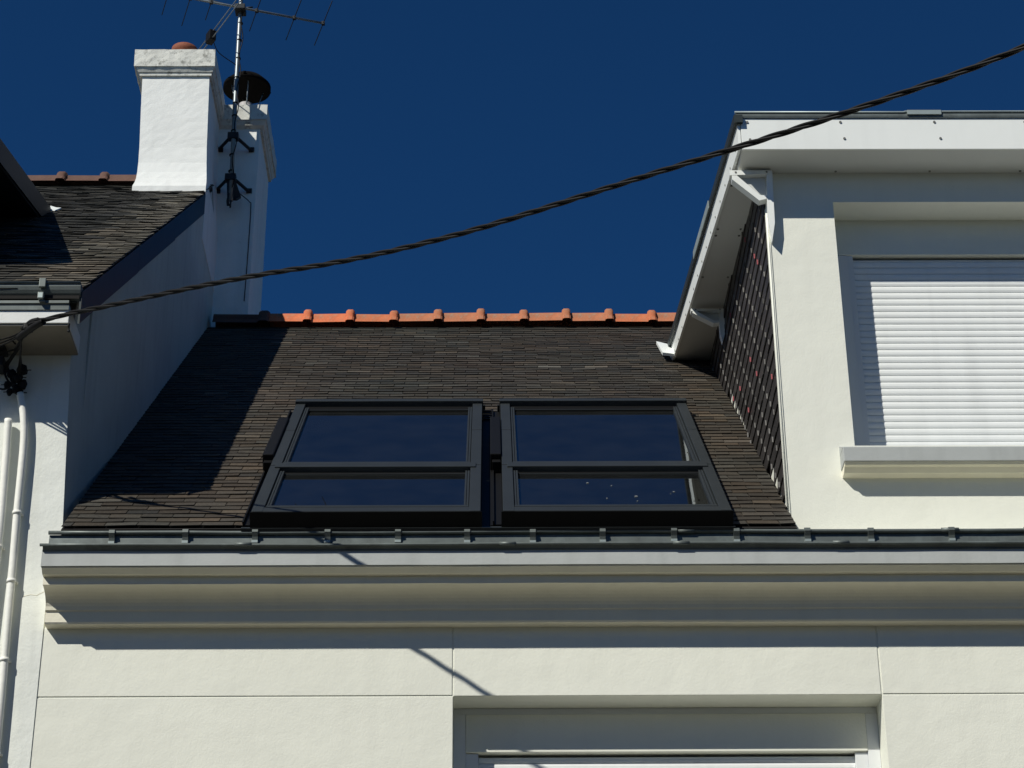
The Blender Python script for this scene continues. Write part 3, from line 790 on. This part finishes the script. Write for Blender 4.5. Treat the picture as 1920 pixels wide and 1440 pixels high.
def interp_rings(keys, step=.06):
    out = []
    for a_, c_ in zip(keys, keys[1:]):
        n = max(1, int(abs(c_[0]-a_[0]) / step))
        for k in range(n): out.append(tuple(a_[i] + (c_[i]-a_[i])*k/n for i in range(5)))
    out.append(keys[-1]); return out
b = nb()
rough_stack(b, interp_rings([(10.6, -2.815, -2.236, 3.785, 4.60), (11.09, -2.815, -2.236, 3.785, 4.60), (11.13, -2.803, -2.237, 3.800, 4.60), (11.18, -2.797, -2.240, 3.815, 4.60), (11.25, -2.795, -2.246, 3.832, 4.60), (11.35, -2.796, -2.254, 3.848, 4.60), (11.5, -2.800, -2.262, 3.857, 4.60), (12.0, -2.820, -2.276, 3.86, 4.60), (12.22, -2.826, -2.282, 3.86, 4.60)], .035), amp=.0008)
ch1 = npart('chimney', b, M['chimney'], None, 'tall white chimney stack on the roof slope, flared at its foot')
b = nb()
rough_stack(b, [(12.195, -2.846, -2.264, 3.843, 4.60), (12.222, -2.850, -2.262, 3.840, 4.60)], amp=.001)
rough_stack(b, [(12.2225, -2.858, -2.256, 3.832, 4.60), (12.262, -2.882, -2.240, 3.812, 4.60)], amp=.001)
rough_stack(b, interp_rings([(12.2625, -2.892, -2.236, 3.804, 4.60), (12.428, -2.896, -2.240, 3.804, 4.60)], .04), amp=.0025)
npart('chimney_cap', b, M['chimney_cap'], ch1)
b = nb(); lathe(b, (-2.548, 4.15, 12.42), [(.085, 0), (.090, .10), (.092, .20), (.105, .21), (.110, .235), (.108, .262), (.098, .27), (.082, .268), (.080, .1)], 28)
npart('chimney_pot', b, M['pot'], ch1)

b = nb()
rough_stack(b, interp_rings([(9.9, -2.75, -1.955, 4.585, 5.45), (12.2, -2.75, -1.935, 4.585, 5.35)]), amp=.002)
ch2 = npart('chimney', b, M['chimney'], None, 'broad white chimney stack behind the ridge carrying a metal flue')
b = nb()
rough_stack(b, [(12.165, -2.78, -1.915, 4.605, 5.37), (12.195, -2.78, -1.910, 4.56, 5.375)], amp=.001)
rough_stack(b, [(12.1955, -2.79, -1.905, 4.552, 5.38), (12.235, -2.80, -1.885, 4.53, 5.40)], amp=.001)
rough_stack(b, interp_rings([(12.2355, -2.81, -1.877, 4.52, 5.41), (12.385, -2.81, -1.877, 4.52, 5.41)]), amp=.003)
npart('chimney_cap', b, M['chimney_cap'], ch2)
FX, FY = -2.105, 4.86
b = nb(); lathe(b, (FX, FY, 12.38), [(.062, 0), (.062, .10), (.067, .105), (.067, .125), (.062, .13), (.062, .24)], 24)
npart('flue_pipe', b, M['alu'], ch2)
b = nb(); lathe(b, (FX, FY, 12.80), [(.196, -.02), (.206, -.02), (.206, .014), (.15, .075), (.02, .12), (.015, .110), (.14, .066), (.196, .008)], 32)
for k in range(3):
    t = .5 + k * 2.1
    tube(b, [(FX + .196*cos(t), FY + .196*sin(t), 12.805), (FX + .215*cos(t), FY + .215*sin(t), 12.83)], .012, 6)
npart('cowl', b, M['cowl'], ch2)
b = nb()
for t in (.35, 1.9, 3.7, 4.9):
    p0 = Vector((FX + .064*cos(t), FY + .064*sin(t), 12.50)); p1 = Vector((FX + .155*cos(t), FY + .155*sin(t), 12.815))
    tube(b, [p0, p1], .006, 6)
npart('cowl_stay', b, M['metal'], ch2)

# ================================================================== AERIAL
an = thing('tv_antenna', 'grey television aerial on a tall mast strapped to the chimney stack', 'antenna', (-2.12, 4.38, 11.35))
an_inv = Matrix.Translation(-an.location)
def ap(name, bm, m, parent=None, label=None):
    bm.transform(an_inv); return obj(name, bm, m, parent or an, label)
b = nb(); tube(b, [(-2.118, 4.38, 11.33), (-2.132, 4.38, 12.3), (-2.138, 4.38, 13.4), (-2.145, 4.38, 14.2)], .019, 12)
mast = ap('mast', b, M['metal'])
b = nb()
zt = [11.62, 11.78, 12.02, 12.17, 12.30, 12.56, 12.76, 12.95, 13.13]
for z in zt: tube(b, [(-2.13, 4.38, z-.006), (-2.131, 4.38, z+.006)], .0225, 10)
pts = []
for i in range(60):
    z = 11.45 + i * .031; pts.append((-2.105 - .005*z/12 + .012*sin(i*.55), 4.355 + .006*cos(i*.4), z))
tube(b, pts, .0045, 6)
ap('aerial_cable', b, M['black'], mast)
for z0, big in ((11.965, 0), (11.555, 1)):
    b = nb()
    box(b, (-2.175, 4.352, z0-.03), (-2.085, 4.415, z0+.03), bevel=.006)
    tube(b, [(-2.16, 4.40, z0), (-2.262, 4.57, z0+.01)], .014, 6); tube(b, [(-2.10, 4.40, z0), (-2.000, 4.57, z0-.01)], .014, 6)
    box(b, (-2.285, 4.566, z0-.02), (-2.235, 4.584, z0+.02)); box(b, (-2.02, 4.566, z0-.02), (-1.975, 4.584, z0+.02))
    if big:
        prism(b, [(-2.16, 4.37, z0-.02), (-2.09, 4.37, z0-.02), (-2.045, 4.44, z0-.14), (-2.075, 4.40, z0-.19), (-2.15, 4.40, z0-.19)], (0, .03, 0))
        tube(b, smooth_path([(-2.12, 4.38, z0-.12), (-2.14, 4.37, z0-.22), (-2.135, 4.38, z0-.27)]), .012, 6)
        tube(b, smooth_path([(-2.10, 4.38, z0-.10), (-2.115, 4.37, z0-.24), (-2.118, 4.38, z0-.29)]), .008, 6)
    ap('mast_bracket', b, M['iron'], None)
b = nb(); tube(b, smooth_path([(-2.06, 4.45, 11.45), (-1.99, 4.56, 11.44), (-1.975, 4.575, 11.38), (-1.978, 4.577, 10.9), (-1.985, 4.577, 10.5)]), .004, 6)
ap('downlead', b, M['iron'], mast)
bd = Vector((.954, .30, 0)); ed = Vector((-.30, .954, 0))
bc = Vector((-2.135, 4.33, 13.262))
b = nb(); tube(b, [bc - bd*.75, bc + bd*.735], .0105, 8)
tube(b, [bc - bd*.55 + Vector((0,0,.035)), bc - bd*.30 + Vector((0,0,.022)), bc - bd*.08], .008, 6)
boom = ap('boom', b, M['metal'])
for s, hl in ((.73, .165), (.475, .165), (.145, .15), (-.62, .15), (-.43, .20), (-.25, .13)):
    b = nb(); c = bc + bd*s
    tube(b, [c - ed*hl*2.0 + Vector((0,0,-.004)), c + ed*hl*2.0], .0040, 6)
    box(b, (c.x-.014, c.y-.014, c.z-.016), (c.x+.014, c.y+.014, c.z+.014))
    ap('antenna_element', b, M['iron'], boom)
b = nb(); box(b, (-2.18, 4.30, 13.235), (-2.09, 4.42, 13.285), bevel=.005); tube(b, [(-2.10, 4.36, 13.28), (-2.03, 4.36, 13.29)], .008, 6)
ap('boom_clamp', b, M['iron'], mast)
# folded dipole with its black box
fd = Vector((-.5, .866, 0)); fc = Vector((-2.33, 4.1, 12.78))
b = nb()
for h in (.035, -.035): tube(b, [fc + fd*.95 + Vector((0,0,h)), fc - fd*1.15 + Vector((0,0,h))], .0045, 6)
dip = ap('folded_dipole', b, M['metal'])
b = nb(); box(b, (-.045, -.03, -.055), (.045, .03, .045), bevel=.006)
b.transform(Matrix.Translation(fc) @ Matrix.Rotation(radians(120), 4, 'Z'))
tube(b, smooth_path([fc + Vector((.02, 0, -.04)), fc + Vector((.06, .10, -.09)), Vector((-2.14, 4.33, 12.66))]), .004, 6)
ap('junction_box', b, M['black'], dip)

# ================================================================== OVERHEAD CABLE
CP = [(-2.52,-.36,7.412),(-2.448,-.52,7.396),(-2.315,-.616,7.374),(-2.217,-.686,7.359),(-1.992,-.849,7.31),(-1.681,-1.073,7.248),(-1.382,-1.288,7.185),(-1.094,-1.496,7.117),(-.816,-1.695,7.044),(-.55,-1.887,6.984),(-.293,-2.072,6.938),(-.045,-2.25,6.904),(.194,-2.423,6.881),(.427,-2.59,6.863),(.652,-2.752,6.845),(.869,-2.909,6.825),(1.081,-3.061,6.807),(1.286,-3.209,6.79),(1.486,-3.353,6.777),(1.679,-3.492,6.768),(1.869,-3.628,6.763),(2.09,-3.788,6.768),(2.6,-4.155,6.79),(3.6,-4.875,6.88)]
path = smooth_path(CP, 14)
b = nb(); R_ = .0074
acc = 0; tw = []
for i, p in enumerate(path):
    if i: acc += (p - path[i-1]).length
    tw.append(acc)
for s in range(3):
    pts = []
    for i, p in enumerate(path):
        d = (path[min(i+1, len(path)-1)] - path[max(i-1, 0)]).normalized()
        a_ = d.cross(Vector((0,0,1))).normalized(); c_ = d.cross(a_)
        ph = tw[i] * 2*pi/.42 + s*2*pi/3
        pts.append(p + (a_*cos(ph) + c_*sin(ph)) * R_)
    tube(b, pts, .0070, 7)
cable = obj('overhead_cable', b, M['black'])
tag(cable, 'black twisted power cable sagging across the facade and up to the right', 'cable')

# bundle where the cable reaches the wall
cb = thing('cable_bundle', 'tangled black cable clamp and drop wires under the left white cornice', 'cable', (-2.6, -.1, 7.2))
cb_inv = Matrix.Translation(-cb.location)
def cp(name, bm, m, parent=None):
    bm.transform(cb_inv); return obj(name, bm, m, parent or cb)
b = nb()
tube(b, smooth_path([(-2.375,-.572,7.380), (-2.43,-.53,7.372), (-2.49,-.47,7.366), (-2.535,-.42,7.360)]), .019, 8)
tube(b, smooth_path([(-2.41,-.545,7.400), (-2.46,-.50,7.412), (-2.51,-.45,7.398)]), .016, 8)
box(b, (-2.50, -.50, 7.372), (-2.45, -.45, 7.415), bevel=.012)
cp('strain_clamp', b, M['black'])
b = nb()
for k in range(4):
    j = [random.uniform(-.010, .010) for _ in range(8)]
    tube(b, smooth_path([(-2.51+j[0], -.44, 7.365), (-2.575+j[1], -.26, 7.39), (-2.625+j[2], -.15, 7.40+j[3]), (-2.665+j[4], -.10, 7.36+j[5]), (-2.655+j[6]+.012*k, -.085, 7.30), (-2.615, -.07, 7.24), (-2.590, -.055, 7.20)], 8), .0062, 6)
for k in range(3):
    tube(b, smooth_path([(-2.47, -.50, 7.39), (-2.56, -.38, 7.405-.012*k), (-2.72, -.25, 7.43-.022*k), (-2.95, -.10, 7.44-.03*k)], 6), .005, 6)
for k in range(2):
    tube(b, smooth_path([(-2.52, -.43, 7.36), (-2.545, -.30, 7.33), (-2.565-.01*k, -.18, 7.33), (-2.585-.012*k, -.10, 7.32), (-2.60, -.08, 7.27)], 6), .0055, 6)
tube(b, smooth_path([(-2.59, -.25, 7.42), (-2.66, -.18, 7.50), (-2.74, -.14, 7.50), (-2.75, -.14, 7.44), (-2.67, -.16, 7.42), (-2.61, -.20, 7.41)], 6), .005, 6)
tube(b, smooth_path([(-2.60, -.12, 7.25), (-2.66, -.10, 7.22), (-2.72, -.09, 7.25), (-2.76, -.09, 7.33)], 6), .005, 6)
cp('drop_wire', b, M['black'])
for (x, y, z, r) in ((-2.578, -.09, 7.345, .030), (-2.60, -.08, 7.305, .028), (-2.635, -.075, 7.325, .024), (-2.575, -.06, 7.27, .025), (-2.605, -.06, 7.245, .022), (-2.655, -.07, 7.265, .020), (-2.64, -.06, 7.225, .018), (-2.585, -.05, 7.225, .018)):
    b = nb(); bmesh.ops.create_icosphere(b, subdivisions=2, radius=r, matrix=Matrix.Translation((x, y, z)) @ Matrix.Diagonal((1, .7, random.uniform(.9, 1.4), 1)))
    for v in b.verts: v.co += Vector((random.uniform(-.006, .006), random.uniform(-.004, .004), random.uniform(-.006, .006)))
    tube(b, [(x, y, z), (x + random.choice((-1, 1))*(r + .018), y + .01, z + .004)], .003, 5)
    cp('tap_connector', b, M['black'])
for (x, z) in ((-2.70, 7.50), (-2.70, 7.39)):
    b = nb(); box(b, (x-.05, -.13, z-.035), (x+.022, -.0125, z+.03), bevel=.010); cp('wall_bracket', b, M['iron'])

# conduits down the wall
def conduit(pts, r, clips, label):
    b = nb(); P_ = smooth_path(pts, 8); o0 = thing('conduit', label, 'pipe', (pts[-1][0], pts[-1][1], 3.0), 'painted cable conduits on the left facade')
    inv = Matrix.Translation(-Vector(o0.location))
    tube(b, P_, r, 14); b.transform(inv); pipe = obj('pipe', b, M['pipe'], o0)
    for z in clips:
        q = min(P_, key=lambda p: abs(p.z - z)); b = nb()
        d = Vector((0, 0, 1)); tube(b, [q - d*.009, q + d*.009], r + .0045, 14)
        box(b, (q.x - r*.7, q.y + r*.3, q.z - .006), (q.x + r + .010, -.0125, q.z + .006), bevel=.002)
        b.transform(inv); obj('pipe_clip', b, M['pipe'], o0)
conduit([(-2.585, -.050, 7.22), (-2.555, -.048, 7.10), (-2.537, -.046, 6.95), (-2.532, -.045, 6.75), (-2.530, -.044, 6.50), (-2.523, -.042, 6.2), (-2.516, -.04, 5.8), (-2.508, -.04, 5.4), (-2.505, -.04, 4.6), (-2.505, -.04, 3.0)], .021, (6.50, 6.10, 5.66, 5.2), 'white painted conduit on the facade, the one nearer the cornice end')
conduit([(-2.632, -.050, 7.06), (-2.625, -.046, 6.9), (-2.618, -.045, 6.7), (-2.612, -.043, 6.45), (-2.612, -.04, 6.0), (-2.612, -.04, 5.4), (-2.612, -.04, 3.0)], .021, (6.3, 5.4), 'white painted conduit at the left edge, farther from the cornice end')
